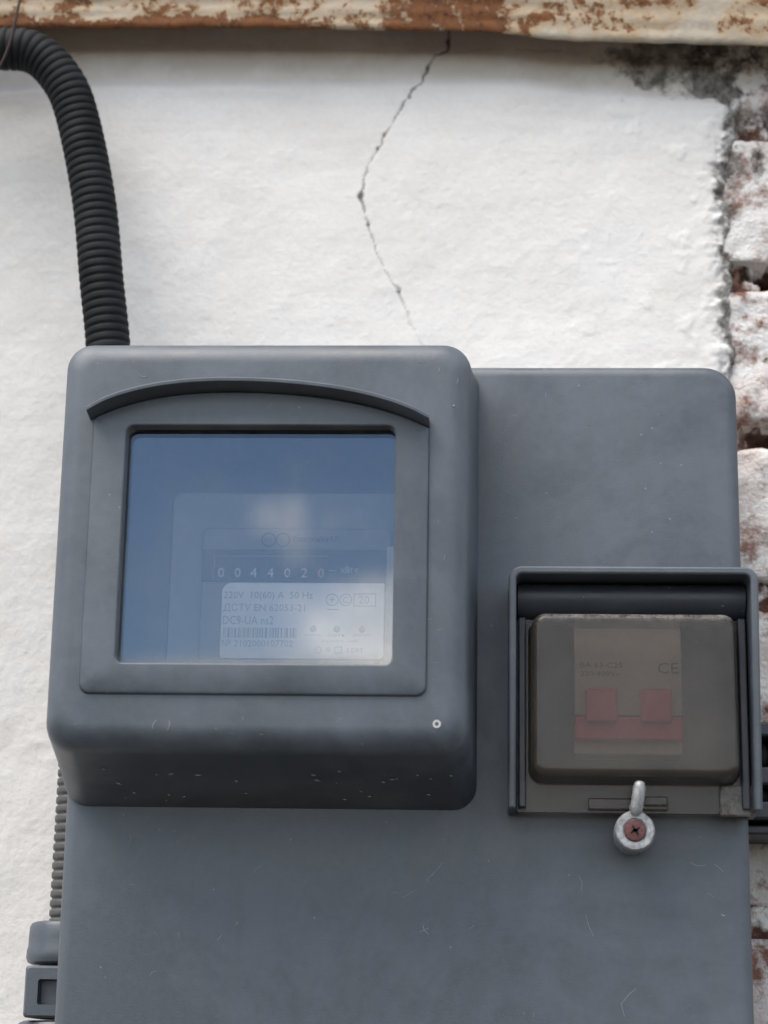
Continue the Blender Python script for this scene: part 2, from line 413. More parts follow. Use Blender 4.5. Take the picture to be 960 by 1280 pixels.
# ------------------------------------------------------------------ the wall: plaster, mortar, bricks
wall = empty('wall', 'whitewashed plaster wall with a thin crack, bare brick along its right edge', 'wall'); wall['kind'] = 'thing'
xs = axis(-520, -190, 118, 118.01, 0.62, 12); zs = axis(-480, -165, 252, 330, 0.62, 12)
X0, Z = np.meshgrid(xs, zs)
edge = 115.5 + 9 * (fbm(zs / 26 + 3, zs * 0 + 2, 4) - 0.5) * 2 * 0.8 + 2.2 * (fbm(zs / 6, zs * 0 + 9, 5, 0.7) - 0.5) * 2
X = X0 + sstep(70, 118, X0) * (edge[:, None] - 118)
Y = -0.9 * (fbm(X / 42, Z / 42, 3) - 0.5) * 2 - 0.26 * (fbm(X / 7 + 50, Z / 7, 5, 0.6) - 0.5) * 2
lump = sstep(0.56, 0.80, fbm(X / 9 + 11, Z / 9 + 31, 4, 0.55)); Y = Y - 0.5 * lump * sstep(20, 110, X)
# trowel ledge under the beam: the strip above it lies deeper
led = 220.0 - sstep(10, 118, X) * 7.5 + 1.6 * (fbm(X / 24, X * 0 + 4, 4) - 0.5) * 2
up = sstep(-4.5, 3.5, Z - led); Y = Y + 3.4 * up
# the edge of the plaster curls back and is gnawed
dE = edge[:, None] - X
Y = Y + 2.2 * (1 - sstep(0, 8, dE + 4 * (fbm(X / 3.1 + 9, Z / 3.1, 3) - 0.5) * 2)) + 5 * (1 - sstep(0, 0.8, dE)) + 0.8 * (1 - sstep(0, 16, dE)) * (fbm(X / 2.2, Z / 2.2 + 70, 4, 0.65) - 0.4) * 2
# crack
crk = [(7.6, 246), (7.6, 240.5), (7.3, 234.2), (2.9, 232.9), (-0.2, 227.4), (-2.3, 219.8), (-6.9, 213.6), (-16.7, 196.6), (-18.8, 191.9),
       (-22.4, 184.1), (-25.5, 170), (-22.8, 159.1), (-17.6, 144.2), (-12.9, 135.3), (-10.1, 131.1), (-8.1, 124.6), (-3.4, 114.9), (-1, 110.1), (3, 100), (6, 80)]
wd = [.9, .9, .6, .35, .8, .45, .55, .35, .5, .25, .55, .42, .22, .22, .40, .22, .16, .16, .14, .1]
blobs = [(7.5, 238.5, 1.3), (-0.4, 226.6, 1.2), (-7.2, 212.6, .95), (-16.9, 196.2, .9), (-19.3, 190.6, .85), (-25.4, 170.4, 1.35), (-22.4, 158.6, .95), (-10.3, 131.2, .8)]
cr2 = [(7.3, 233.6), (18, 234.4), (30, 235.5), (44, 233.8), (52, 234.4)]
def polymask(Xa, Za, pts, wds):
    best = np.zeros_like(Xa)
    jx = Xa + 1.3 * (fbm(Xa / 3 + 40, Za / 3, 3) - 0.5) * 2; jz = Za + 1.3 * (fbm(Xa / 3, Za / 3 + 80, 3) - 0.5) * 2
    for (a, b, wa, wb) in zip(pts, pts[1:], wds, wds[1:]):
        ax, az = a; dx, dz = b[0] - ax, b[1] - az
        t = np.clip(((jx - ax) * dx + (jz - az) * dz) / (dx * dx + dz * dz), 0, 1)
        d = np.hypot(jx - ax - t * dx, jz - az - t * dz); ww = wa + (wb - wa) * t
        best = np.maximum(best, np.clip(1.25 - d / (ww * 0.36 + 0.22), 0, 1) * np.clip(ww / 0.6, 0.3, 1))
    return best
C = polymask(X, Z, crk, wd); C = np.maximum(C, polymask(X, Z, cr2, [.1, .2, .1, .25, .4]) * 0.6)
for bx, bz, br in blobs: C = np.maximum(C, np.clip(1.5 - np.hypot((X - bx) * 1.35, Z - bz) / (br * 0.8), 0, 1))
Y = Y + 1.0 * C
# black mould: under the right end of the beam and along the broken edge
nz1 = fbm(X / 11 + 7, Z / 11, 6, 0.68); nz2 = fbm(X / 2.4, Z / 2.4 + 33, 4, 0.6)
k1 = sstep(48, 104, X) * sstep(-7, 8, Z - led + (X - 112) * 0.10) * 0.66 + (nz1 - 0.5) * 1.1 + (nz2 - 0.5) * 0.5
m1 = sstep(0.22, 0.50, k1) * 0.95 * sstep(45, 75, X) * sstep(-14, -2, Z - led)
dEm = dE + 9 * (nz1 - 0.5)
k2 = (1 - sstep(0.0, 8, dEm)) * sstep(60, 130, Z) * 0.95 + (nz2 - 0.5) * 0.9 + (nz1 - 0.5) * 0.7
m2 = sstep(0.22, 0.55, k2) * (1 - sstep(4, 14, dE))
k3 = (nz2 - 0.5) * 1.2 + (1 - sstep(0.0, 5, np.abs(Z - led - 10 - 0.06 * (X - 60)))) * 0.35 * sstep(10, 60, X)
m3 = sstep(0.62, 0.8, k3) * 0.8 * up
mould = np.maximum(np.maximum(m1, m2), m3)
cem = 0.9 * up * (0.65 + 0.35 * sstep(0.35, 0.6, nz1))  # mask of the brown-grey tint, only above the ledge
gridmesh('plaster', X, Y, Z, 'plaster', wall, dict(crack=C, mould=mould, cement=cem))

# mortar bed behind the bricks (with hollows where the joints have crumbled)
xs = axis(96, 100, 160, 400, 0.9, 8); zs = axis(-480, -165, 252, 330, 0.9, 8)
X, Z = np.meshgrid(xs, zs)
HO = X * 0
Y = 5.5 + 3.5 * (fbm(X / 14, Z / 14 + 3, 5, 0.6) - 0.5) * 2
for hx, hz, rx, rz in [(134, 137, 9, 6), (130, 74, 13, 7), (141, 13, 9, 6), (133, -46, 9, 6), (131, -131, 9, 6), (150, 20, 20, 6)]:
    hh = np.clip(1.4 - np.hypot((X - hx) / rx, (Z - hz) / rz) + 0.9 * (fbm(X / 5, Z / 5 + 60, 4) - 0.5) * 2, 0, 1); HO = np.maximum(HO, hh); Y = np.maximum(Y, Y * 0 + 5 + 22 * hh)
gridmesh('mortar', X, Y, Z, 'mortar', wall, dict(hole=HO * 1.6))

def brick(x0, x1, z0, z1, y0, seed):
    n_, m_, d_ = int((x1 - x0) / 2.2), int((z1 - z0) / 2.2), 6
    # a brick face with rounded, crumbled arrises, closed by sides running back into the mortar
    u = np.linspace(0, 1, n_); v = np.linspace(0, 1, m_); U, V = np.meshgrid(u, v)
    Xb = x0 + U * (x1 - x0); Zb = z0 + V * (z1 - z0)
    de = np.minimum(np.minimum(U * (x1 - x0), (1 - U) * (x1 - x0)), np.minimum(V * (z1 - z0), (1 - V) * (z1 - z0)))
    wob = fbm(Xb / 8 + seed * 3.7, Zb / 8 + seed, 5, 0.6)
    Yb = y0 + 2.6 * (wob - 0.5) * 2 + 7 * (1 - sstep(0, 1.2 + 3.5 * wob, de)) ** 2 + 1.2 * (fbm(Xb / 3 + seed, Zb / 3, 3) - 0.5)
    rim = de < 1e-6
    Yb = np.where(rim, y0 + 22, Yb)
    cx, cz = (x0 + x1) / 2, (z0 + z1) / 2
    return gridmesh('brick', Xb + 1.6 * (fbm(Zb / 7, Xb / 60 + seed, 3) - .5), Yb, Zb + 2.4 * (fbm(Xb / 9 + seed, Zb / 60, 3) - .5) * 2, 'brick', wall)
row_z = [138 + 61.5, 138, 75.5, 14.6, -44, -103, -162, -221, -280, -339, -398]
for i, zt in enumerate(row_z):
    zc = zt
    top, bot = zc - 3.6, (row_z[i + 1] + 3.6 if i + 1 < len(row_z) else zc - 56)
    if i % 2 == 0:
        brick(101, 214, bot, top, 2.4 + (i * 37 % 5) * 0.4, i + 1); brick(222, 398, bot, top, 4.0, i + 40)
    else:
        brick(101, 158 + 7 * (i % 3), bot, top, 2.6 + (i * 29 % 5) * 0.4, i + 1); brick(168 + 7 * (i % 3), 398, bot, top, 3.5, i + 60)
brick(101, 190, 204, 262, 2.6, 21); brick(198, 398, 204, 262, 3.6, 22)

# ------------------------------------------------------------------ rusty steel beam over the wall
def beam():
    xs = np.concatenate([np.arange(-520, -180, 10), np.arange(-180, 140, 1.5), np.arange(140, 401, 10)])
    zb = np.interp(xs, [-520, -163, -71, 20, 32, 44, 60, 128, 400], [227.5, 226.9, 226.2, 224.2, 223.2, 221.2, 219.8, 217.0, 210])
    zb = zb + 0.7 * (fbm(xs / 9, xs * 0 + 2, 3) - 0.5) * 2
    prof = [(6, 24), (-20, 12), (-26, 6.0), (-28.6, 1.6), (-29.8, 0.0), (-30.6, 0.6), (-31, 2.0), (-31, 3.5)] + [(-31 + 0.25 * math.sin(k), 3.5 + k * 1.3) for k in range(1, 20)] \
        + [(-31.5, 32), (-36, 34), (-38, 38), (-38, 62), (6, 64)]
    Xb = np.repeat(xs[None, :], len(prof), 0)
    Yb = np.array([p[0] for p in prof])[:, None] + 0.9 * (fbm(Xb / 26, np.arange(len(prof))[:, None] / 6.0 + Xb * 0, 4) - 0.5) * 2
    Yb = np.where(Yb < -10, Yb + 15, Yb); zb = zb + 8.4
    fz = np.array([p[1] for p in prof])[:, None]; Zb = zb[None, :] * (1 - np.clip(fz / 40, 0, 1)) + 226 * np.clip(fz / 40, 0, 1) + fz
    # where the paint has failed: a heavy patch left of the middle, and the lower lip
    pt = sstep(-110, -20, Xb) * (1 - sstep(28, 40, Xb)) * 0.045 + sstep(-25, -5, Xb) * (1 - sstep(25, 34, Xb)) * 0.12
    lip = (1 - sstep(2, 9, fz)) * (1 - sstep(-60, -35, Xb)) * 0.14 - (1 - sstep(2, 6, fz)) * sstep(30, 50, Xb) * 0.10
    mid = (1 - np.abs(np.clip((Xb - 55) / 22, -1, 1))) * 0.06
    at = np.clip(0.0 + pt + lip + mid + (fz > 31) * 0.05, -0.2, 1) + 0.02
    o = gridmesh('steel_beam', Xb, Yb, Zb, 'beam', None, dict(rust=np.clip(at + 0.2, 0, 1)))
    o['kind'] = 'thing'
    return tag(o, 'rusty cream-painted steel beam running along the top of the wall', 'beam')
beam()
tag(tube('wire', catmull([(-150, -38, 258), (-153.8, -40, 233.9), (-157.1, -40, 213.8), (-163, -38, 203), (-176, -34, 193), (-196, -30, 188)], 2), 0.55, 'wire', n=8),
    'thin dark wire hanging over the beam at the top left', 'wire')

# ------------------------------------------------------------------ conduits
tag(corrugated('conduit', [(-112.5, -30, 70), (-115, -30, 99.3), (-118.7, -30, 124.3), (-123.3, -29.4, 156.2), (-131.4, -28, 189.9), (-138.2, -28, 206.2), (-149.2, -28, 217.6), (-163.3, -28, 219.8), (-190, -28, 219), (-240, -28, 216), (-360, -28, 208), (-518, -26, 200)], 8.2, 'conduit'),
    'black corrugated conduit curving down into the top of the grey box', 'conduit')
tag(corrugated('conduit', [(-117.4, -24, -40), (-117.5, -24, -75), (-117.8, -23, -106), (-118, -23, -118)], 8.0, 'conduit_grey'),
    'grey corrugated conduit showing behind the left edge of the box', 'conduit')
cp = empty('conduit_coupling', 'dark grey screw coupling on the wall at the lower left', 'coupling')
def vlathe(name, cx, cy, prof, mat, parent, n=40, flute=0.0, nf=0):
    v = []; f = []
    for r, z in prof:
        for k in range(n):
            a = 2 * math.pi * k / n; rr = r * (1 + flute * math.cos(nf * a)); v.append((cx + rr * math.cos(a), cy + rr * math.sin(a), z))
    for i in range(len(prof) - 1):
        for k in range(n):
            j = (k + 1) % n; f.append((i * n + k, i * n + j, (i + 1) * n + j, (i + 1) * n + k))
    f += [tuple(range(n)), tuple(range((len(prof) - 1) * n, len(prof) * n))]
    return obj(name, v, f, mat, parent, True)
vlathe('nut', -118.5, -22, [(9, -108.4), (11.6, -108.4), (13.0, -108.9), (13.7, -110.2), (13.9, -114), (13.9, -116.5), (14.3, -118), (14.4, -120.5), (13.8, -122.0), (12.6, -122.7), (9, -122.7)], 'grey', cp)
vlathe('nut', -118.5, -22, [(9, -141.3), (13.6, -141.3), (15.4, -142), (16.2, -143.4), (16.2, -154), (15.2, -156), (9, -156)], 'grey', cp)
cb = loft('body', [[(x, y, z) for (x, _, z) in rrect(-130.0, -104, -140.6, -123.6, 1.2, 0)] for y in (-4, -36)] +
          [rrect(-129.3, -105, -139.8, -124.4, 1.2, -37), rrect(-125.4, -105.6, -136.4, -128.0, 0.8, -37), rrect(-124.9, -106, -135.9, -128.5, 0.6, -33)], 'grey', cp, True, True)
tag(corrugated('conduit', [(-118.5, -22, -154), (-118.8, -22, -200), (-119, -22, -300)], 8.4, 'conduit_grey'),
    'grey corrugated conduit leaving the coupling downwards', 'conduit')
# black clamp at the right
cl = empty('pipe_clamp', 'black plastic pipe clamp on the brick beside the hood of the box', 'clamp')
box('bar', 112.5, 150, -30, 4, -43.0, -37.8, 'black', cl, 1.0)
box('bar', 112.5, 150, -28, 4, -59.5, -53.0, 'black', cl, 1.2)
box('bar', 110.5, 150, -30, 4, -71.3, -65.2, 'black', cl, 1.0)
box('bar', 110.5, 150, -26, 4, -76.0, -72.8, 'black', cl, 0.8)
box('back_plate', 111, 150, -8, 3, -74, -39, 'black', cl, 0.5)
tag(corrugated('conduit', [(100, -18, -48), (160, -18, -48), (240, -18, -49), (400, -17, -52)], 4.6, 'conduit', 3.0, 0.8),
    'black corrugated conduit held in the upper slot of the clamp', 'conduit')
tag(corrugated('conduit', [(100, -18, -62.3), (160, -18, -62.3), (240, -18, -63), (400, -17, -66)], 2.6, 'conduit', 2.6, 0.5),
    'thin black conduit held in the lower slot of the clamp', 'conduit')

# ------------------------------------------------------------------ the grey meter box
mb = empty('meter_box', 'weathered grey plastic electricity meter box with window and hooded breaker cover', 'meter box')
def base_loops():
    x0, x1, z0, z1 = -115.2, 109.3, -262, 81
    r = (10, 10, 11, 9); L_ = []
    L_.append(rrect(x0 - .5, x1 + .5, z0 - .5, z1 + .5, r, 1.5))
    fr = 4.6
    for k in range(0, 9):
        a = k / 8 * math.pi / 2; d = fr * (1 - math.sin(a)) ; ins = fr * (1 - math.cos(a))
        # k=0: side, k=8: face
        ins = fr * (1 - math.cos(a)); y = -60 + fr * (1 - math.sin(a))
        L_.append(rrect(x0 + ins, x1 - ins, z0 + ins, z1 - ins, tuple(max(1, q - ins) for q in r), y))
    L_.append(rrect(x0 + 30, x1 - 30, z0 + 30, z1 - 30, 3, -60))
    return L_
base = loft('base_housing', base_loops(), 'grey', mb, False, True, 25)

ARC = [(-103.0, 47.0), (-80.6, 54.4), (-48.6, 55.9), (-16.6, 52.0), (4.9, 44.4)]
pz = np.polyfit([a[0] for a in ARC], [a[1] for a in ARC], 4)
def arcz(x): return float(np.polyval(pz, min(max(x, -103.5), 5.2)))
def bulge():
    L_ = []
    x0, x1, z0, z1 = -113.1, 18.2, -60.6, 71.0
    bx0, bx1, bz0, bz1 = -115.6, 20.6, -73.2, 80.0
    def sec(t, ins, y, r):
        a = lambda p, q: p + (q - p) * t
        return rrect(a(bx0, x0) + ins, a(bx1, x1) - ins, a(bz0, z0) + ins * 1.0, a(bz1, z1) - ins, r, y)
    L_.append(sec(-0.22, 0, -47, (9, 8, 8, 8)))
    L_.append(sec(-0.01, 0, -58.5, (9, 8, 8, 8)))
    # concave sweep into the base
    L_.append(sec(0.03, -0.2, -61, (9, 8, 8, 8))); L_.append(sec(0.08, 0, -64, (9, 8, 8, 8)))
    L_.append(sec(0.5, 0, -83, (9, 8.5, 8.5, 8.5)))
    fr = 7.0
    for k in range(0, 11):
        a = k / 10 * math.pi / 2
        L_.append(sec(0.86 + 0.14 * k / 10, fr * (1 - math.cos(a)), -110 + fr * (1 - math.sin(a)), tuple(max(2.5, q - 0.55 * fr * (1 - math.cos(a))) for q in (9.5, 9, 9, 8.5))))
    top = lambda x: arcz(x) - 2.2
    L_.append(rrect(-102.6, 5.6, -44.7, 47.0, (3.4, 3.4, .8, .8), -110.0, lambda x: top(x)))
    L_.append(rrect(-102.1, 5.1, -44.2, 46.6, (3.2, 3.2, .7, .7), -111.0, lambda x: top(x) - .3))
    L_.append(rrect(-101.5, 4.5, -43.6, 46.0, (3.0, 3.0, .6, .6), -111.3, lambda x: top(x) - .6))
    L_.append(rrect(-92.0, -4.9, -35.3, 42.9, 2.9, -111.3)); L_.append(rrect(-91.6, -5.3, -34.9, 42.5, 2.6, -111.0))
    L_.append(rrect(-91.4, -5.5, -34.7, 42.3, 2.5, -106.6)); L_.append(rrect(-96, -1, -39, 46, 2.5, -106.5)); L_.append(rrect(-96, -1, -39, 46, 2.5, -104))
    return loft('meter_housing', L_, 'grey', mb, False, False, 28)
bul = bulge()
# visor over the window
def visor():
    v = []; f = []; n = 48; m = 6
    for i in range(n + 1):
        x = -103.6 + (5.4 + 103.6) * i / n; z = arcz(x)
        e = min(1, (i + 0.6) / 3.0, (n - i + 0.6) / 3.0)
        yf = -119.3 + (1 - e) * 2.0
        dz = (arcz(x + .5) - arcz(x - .5)); th = 1.5
        v += [(x, -109, z + 0.5), (x, yf + .5, z + 0.1), (x, yf, z - 0.4), (x, yf + .1, z - th + .25), (x, yf + .6, z - th), (x, -109, z - th - 0.9)]
    for i in range(n):
        for k in range(m):
            j = (k + 1) % m; f.append((i * m + k, i * m + j, (i + 1) * m + j, (i + 1) * m + k))
    f += [tuple(range(m)), tuple(range(n * m, (n + 1) * m))]
    return obj('visor', v, f, 'grey', bul, True, angle=30)
visor()
loft('window_pane', [rrect(-93.5, -3.2, -36.8, 43.2, 6.0, -104.2), rrect(-93.5, -3.2, -36.8, 43.2, 6.0, -106.3)], 'glass', bul, True, True)
ring('moulding_mark', 8.7, -53.0, -110.12, 1.25, 0.65, 'paintmark', bul)

# hood over the breaker cover
def hood():
    out = []; inn = []
    x0, x1, z1, zb, r, th = 30.9, 111.2, 3.2, -74.6, 4.4, 2.5
    def path(x0, x1, z1, r):
        p = [(x0, zb), (x0, z1 - r)]
        p += [(x0 + r - r * math.cos(k / 8 * math.pi / 2), z1 - r + r * math.sin(k / 8 * math.pi / 2)) for k in range(1, 9)]
        p += [(x0 + (x1 - x0) * t, z1) for t in (.25, .5, .75)]
        p += [(x1 - r + r * math.sin(k / 8 * math.pi / 2), z1 - r + r * math.cos(k / 8 * math.pi / 2)) for k in range(0, 9)]
        p += [(x1, zb)]
        return p
    o_, i_ = path(x0, x1, z1, r), path(x0 + th, x1 - th, z1 - th, 2.0)
    n = len(o_); v = []; f = []
    def yf(z): return -85 + max(0, (-69.5 - z)) * 1.2            # the cheeks lean back at their lower ends
    for (x, z) in o_: v += [(x, yf(z), z)]
    for (x, z) in i_: v += [(x, yf(z), z)]
    for (x, z) in o_: v += [(x, -55, z)]
    for (x, z) in i_: v += [(x, -55, z)]
    for i in range(n - 1):
        f += [(i, i + 1, n + i + 1, n + i), (i, 2 * n + i, 2 * n + i + 1, i + 1), (n + i, n + i + 1, 3 * n + i + 1, 3 * n + i), (2 * n + i, 3 * n + i, 3 * n + i + 1, 2 * n + i + 1)]
    f += [(0, n, 3 * n, 2 * n), (n - 1, 3 * n - 1, 4 * n - 1, 2 * n - 1)]
    o = obj('hood', v, f, 'grey', mb, True, angle=40); return bevel(o, 0.7, 3, 50)
hood()
# hinge roll of the cover, under the hood
hp = [(-64, 0.7), (-69, 0.6), (-72.5, 0.0), (-74.4, -1.2), (-75.2, -3.0), (-75.3, -5.0), (-74.6, -7.2), (-73.4, -9.0), (-71.8, -10.4), (-70, -11.2)]
v = []; f = []
for (y, z) in hp: v += [(34.0, y, z), (108.2, y, z)]
for i in range(len(hp) - 1): f.append((2 * i, 2 * i + 1, 2 * i + 3, 2 * i + 2))
v += [(34.0, -58, 0.7), (108.2, -58, 0.7), (34.0, -58, -11), (108.2, -58, -11)]; q = 2 * len(hp)
f += [(0, 1, q + 1, q), (q - 2, q - 1, q + 3, q + 2), tuple([2 * i for i in range(len(hp))] + [q + 2, q]), tuple([2 * i + 1 for i in range(len(hp))] + [q + 3, q + 1])]
obj('hinge_roll', v, f, 'grey_dark', mb, True, angle=45)  # grey plastic, shade under the hood painted in as a darker colour
for xa, xb in ((34.2, 36.6), (105.6, 108.2)):
    box('guide_rail', xa, xb, -73, -58, -73.5, -11.2, 'grey_dark', mb, 0.5)

# smoked flap
def flap():
    L_ = []
    L_.append(rrect(33.8, 108.1, -74.6, -11.4, .8, -67.6)); L_.append(rrect(33.6, 108.3, -74.8, -11.2, 1.0, -68.4)); L_.append(rrect(33.8, 108.1, -74.6, -11.4, .8, -69.6))
    L_.append(rrect(37.4, 105.4, -65.8, -11.45, 4.8, -69.8)); L_.append(rrect(37.9, 104.9, -65.2, -11.5, 4.6, -70.6))
    for k in range(0, 7):
        a = k / 6 * math.pi / 2; fr = 2.6; ins = fr * (1 - math.cos(a))
        L_.append(rrect(38.4 + ins, 104.2 - ins, -64.6 + ins, -11.6 - ins, max(1.8, 4.4 - ins), -82 + fr * (1 - math.sin(a)) ))
    L_.append(rrect(46, 97, -58, -19, 2, -82.0)); L_.append(rrect(60, 83, -45, -32, 2, -82.0))
    o = loft('smoked_cover', L_, 'smoked', mb, False, True, 30)
    me = o.data; co = np.zeros(len(me.vertices) * 3); me.vertices.foreach_get('co', co); co = co.reshape(-1, 3) / MM
    d = sstep(-14.2, -11.6, co[:, 2]) * (co[:, 1] < -70) * 0.9 + 0.10 * (co[:, 1] < -81.5) * sstep(-22, -14, co[:, 2])
    at = me.attributes.new('dust', 'FLOAT', 'POINT'); at.data.foreach_set('value', d.astype(np.float32))
    return o
fl = flap()
box('rib', 56.6, 82.1, -71.6, -69.2, -73.9, -70.1, 'smoked', fl, 0.5)
box('catch', 74.5, 81.8, -73.0, -71.5, -72.6, -69.6, 'smoked', fl, 0.5)
tb = box('corner_tab', 98.6, 109.0, -71.4, -68.6, -75.4, -65.6, 'smoked', fl, 0.6)
at = tb.data.attributes.new('dust', 'FLOAT', 'POINT'); at.data.foreach_set('value', np.full(len(tb.data.vertices), 0.55, np.float32))

# sealing lug with screw, below the flap
lug = disc('sealing_lug', 70.9, -81.2, [(5.4, -58), (5.6, -63), (6.0, -63.4), (5.7, -64.2), (6.1, -65), (5.8, -65.8), (6.2, -66.8), (5.9, -67.6), (6.3, -68.6), (6.4, -77.6), (6.2, -78.6), (5.8, -79.0), (3.9, -79.0), (3.8, -78.5)], 'zinc', mb, 40, 40, 0.018, 3)
tube('pin', [(71.0, -78.6, -75.8), (71.2, -79.2, -75.0), (71.5, -79.7, -73.6), (72.1, -80, -70), (72.4, -80, -67.6), (72.5, -80, -66.2), (72.55, -80, -65.7)],
     lambda i: [1.5, 1.9, 2.05, 2.05, 2.0, 1.6, 0.8][i], 'zinc', lug, 20)
box('neck', 69.4, 73.4, -78.4, -75.0, -76.6, -72.6, 'zinc', lug, 0.6)
scr = disc('screw', 70.9, -81.2, [(3.5, -77.5), (3.5, -79.0), (3.2, -79.35), (2.2, -79.55), (0.3, -79.6)], 'screw', lug, 32)
for an in (0.55, 0.55 + math.pi / 2, -0.05):
    c_, s_ = math.cos(an), math.sin(an); l_, h_ = (1.7, 0.42) if an != -0.05 else (1.0, 0.5)
    pts = [(-l_, -h_ * .4), (0, -h_), (l_, -h_ * .4), (l_, h_ * .4), (0, h_), (-l_, h_ * .4)]
    v = [(70.9 + a * c_ - b * s_, y, -81.2 + a * s_ + b * c_) for y in (-79.68, -79.0) for a, b in pts]
    obj('recess', v, [tuple(range(6)), tuple(range(6, 12))] + [(i, (i + 1) % 6, 6 + (i + 1) % 6, 6 + i) for i in range(6)], 'hole', scr, False)

# ------------------------------------------------------------------ electricity meter behind the window
em = empty('electricity_meter', 'pale electricity meter with counter and white label behind the window', 'electricity meter')
L_ = [rrect(-79, 2, -55, 26, 3, -61), rrect(-79, 2, -55, 26, 3, -90), rrect(-78.2, 1.2, -54, 25.2, 3, -92)]
loft('body', L_, 'meter_body', em, False, True)
loft('front_cover', [rrect(-67.9, -6.6, -32, 12.7, 2.2, -91), rrect(-67.9, -6.6, -32, 12.7, 2.2, -95.2), rrect(-67.3, -7.2, -31.4, 12.1, 2.0, -95.8)], 'meter_body', em, False, True)
box('cover_rim', -8.2, -4.6, -99, -91, -36, 6, 'rim', em, 0.6); box('cover_rim', -67, -8.4, -99, -91, -36, -31.2, 'rim', em, 0.6)
dp = box('display_panel', -67.4, -8.4, -96.3, -95, -5.4, 5.4, 'display', em, 0.2)
for (a, b, c, d) in ((-63.9, -27.1, 2.9, 3.35), (-63.9, -63.5, -4.4, 3.35)):
    box('counter_border', a, b, -96.4, -96.2, c, d, 'meter_body', dp)
for i, (ch, x) in enumerate(zip('0044020', (-62.3, -57.0, -51.9, -46.5, -41.0, -35.6, -30.2))):
    box('digit_wheel', x - 0.9, x + 2.9, -96.38, -96.2, -4.2, 2.4, 'black', dp, 0.15)
    text('digit', ch, x, -96.42, -3.9, 3.1, 'digit_red' if i == 6 else 'digit', dp)
text('unit', '\u2014  \u043a\u0412\u0442\u00b7\u0433', -26.6, -96.42, -2.2, 1.9, 'digit', dp, 9.4)
pl = loft('label_plate', [rrect(-60.8, -8.8, -30.2, -5.6, (1, 1.6, .5, 3.2), -95.5), rrect(-60.8, -8.8, -30.2, -5.6, (1, 1.6, .5, 3.2), -96.2)], 'plate', em, False, True)
yT = -96.28
ring('logo', -46.4, 8.7, -95.9, 2.4, 1.95, 'ink_dark', em); ring('logo', -41.8, 8.7, -95.9, 2.4, 1.95, 'ink_dark', em)
text('lettering', 'N K', -47.7, -95.9, 7.9, 1.5, 'ink_dark', em, 2.6)
text('lettering', '\u0415\u043b\u0435\u043a\u0442\u0440\u043e\u043d\u0456\u043a\u0430 \u041a\u041b', -38.4, -95.9, 7.5, 2.5, 'ink_dark', em, 14.4)
text('lettering', '220V  10(60) A  50 Hz', -60.2, yT, -11.5, 3.0, 'ink', pl, 28.6)
text('lettering', '\u0414\u0421\u0422\u0423 EN 62053-21', -60.2, yT, -15.4, 2.9, 'ink', pl, 26.2)
text('lettering', 'DC9-UA ns2', -60.2, yT, -19.3, 2.8, 'ink', pl, 16.2)
rb = random.Random(4); x = -60.0
while x < -36.4:
    w_ = rb.choice((0.25, 0.25, 0.5, 0.75)); box('bar', x, x + w_, yT, -96.1, -23.6, -20.3, 'ink', pl); x += w_ + rb.choice((0.3, 0.3, 0.55))
text('lettering', '\u2116 2102000107702', -60.2, yT, -26.5, 2.3, 'ink', pl, 22.6)
for cx in (-25.4, -21.1): ring('mark', cx, -11.1, yT, 2.05, 1.75, 'ink', pl)
text('lettering', '+', -26.4, yT, -12.0, 1.9, 'ink', pl); text('lettering', 'C', -22.0, yT, -12.1, 2.0, 'ink', pl)
for a, b, c, d in ((-18.6, -11.4, -9.25, -8.95), (-18.6, -11.4, -13.25, -12.95), (-18.6, -18.3, -13, -9), (-11.7, -11.4, -13, -9)):
    box('mark_border', a, b, yT, -96.1, c, d, 'ink', pl)
text('lettering', '20', -16.9, yT, -12.3, 2.5, 'ink', pl)
box('mark_underline', -27, -23.4, yT, -96.1, -14.4, -14.1, 'ink', pl)
for cx, s in ((-31.3, '6400imp'), (-23.7, '\u0441\u0435\u0442\u044c'), (-15.6, '\u0440\u0435\u0432\u0435\u0440\u0441')):
    disc('indicator', cx, -20.6, [(1.15, -96), (1.1, -96.5), (0.6, -96.7)], 'ink', pl, 18)
    text('lettering', s, cx - 2.7, yT, -23.1, 0.95, 'ink', pl, 5.4)
text('lettering', 'imp/kW\u00b7h  1600', -28.4, yT, -25.1, 1.0, 'ink', pl, 11.4)
ring('mark', -29.6, -27.4, yT, 1.15, 0.95, 'ink', pl); text('lettering', '1', -29.9, yT, -28.0, 1.2, 'ink', pl)
text('lettering', '*', -27.2, yT, -28.2, 1.9, 'ink', pl)
for a, b, c, d in ((-24.3, -22.0, -26.5, -26.3), (-24.3, -22.0, -28.5, -28.3), (-24.3, -24.1, -28.5, -26.3), (-22.2, -22.0, -28.5, -26.3)):
    box('mark_border', a, b, yT, -96.1, c, d, 'ink', pl)
text('lettering', '2 DRT', -20.6, yT, -28.2, 1.4, 'ink', pl)

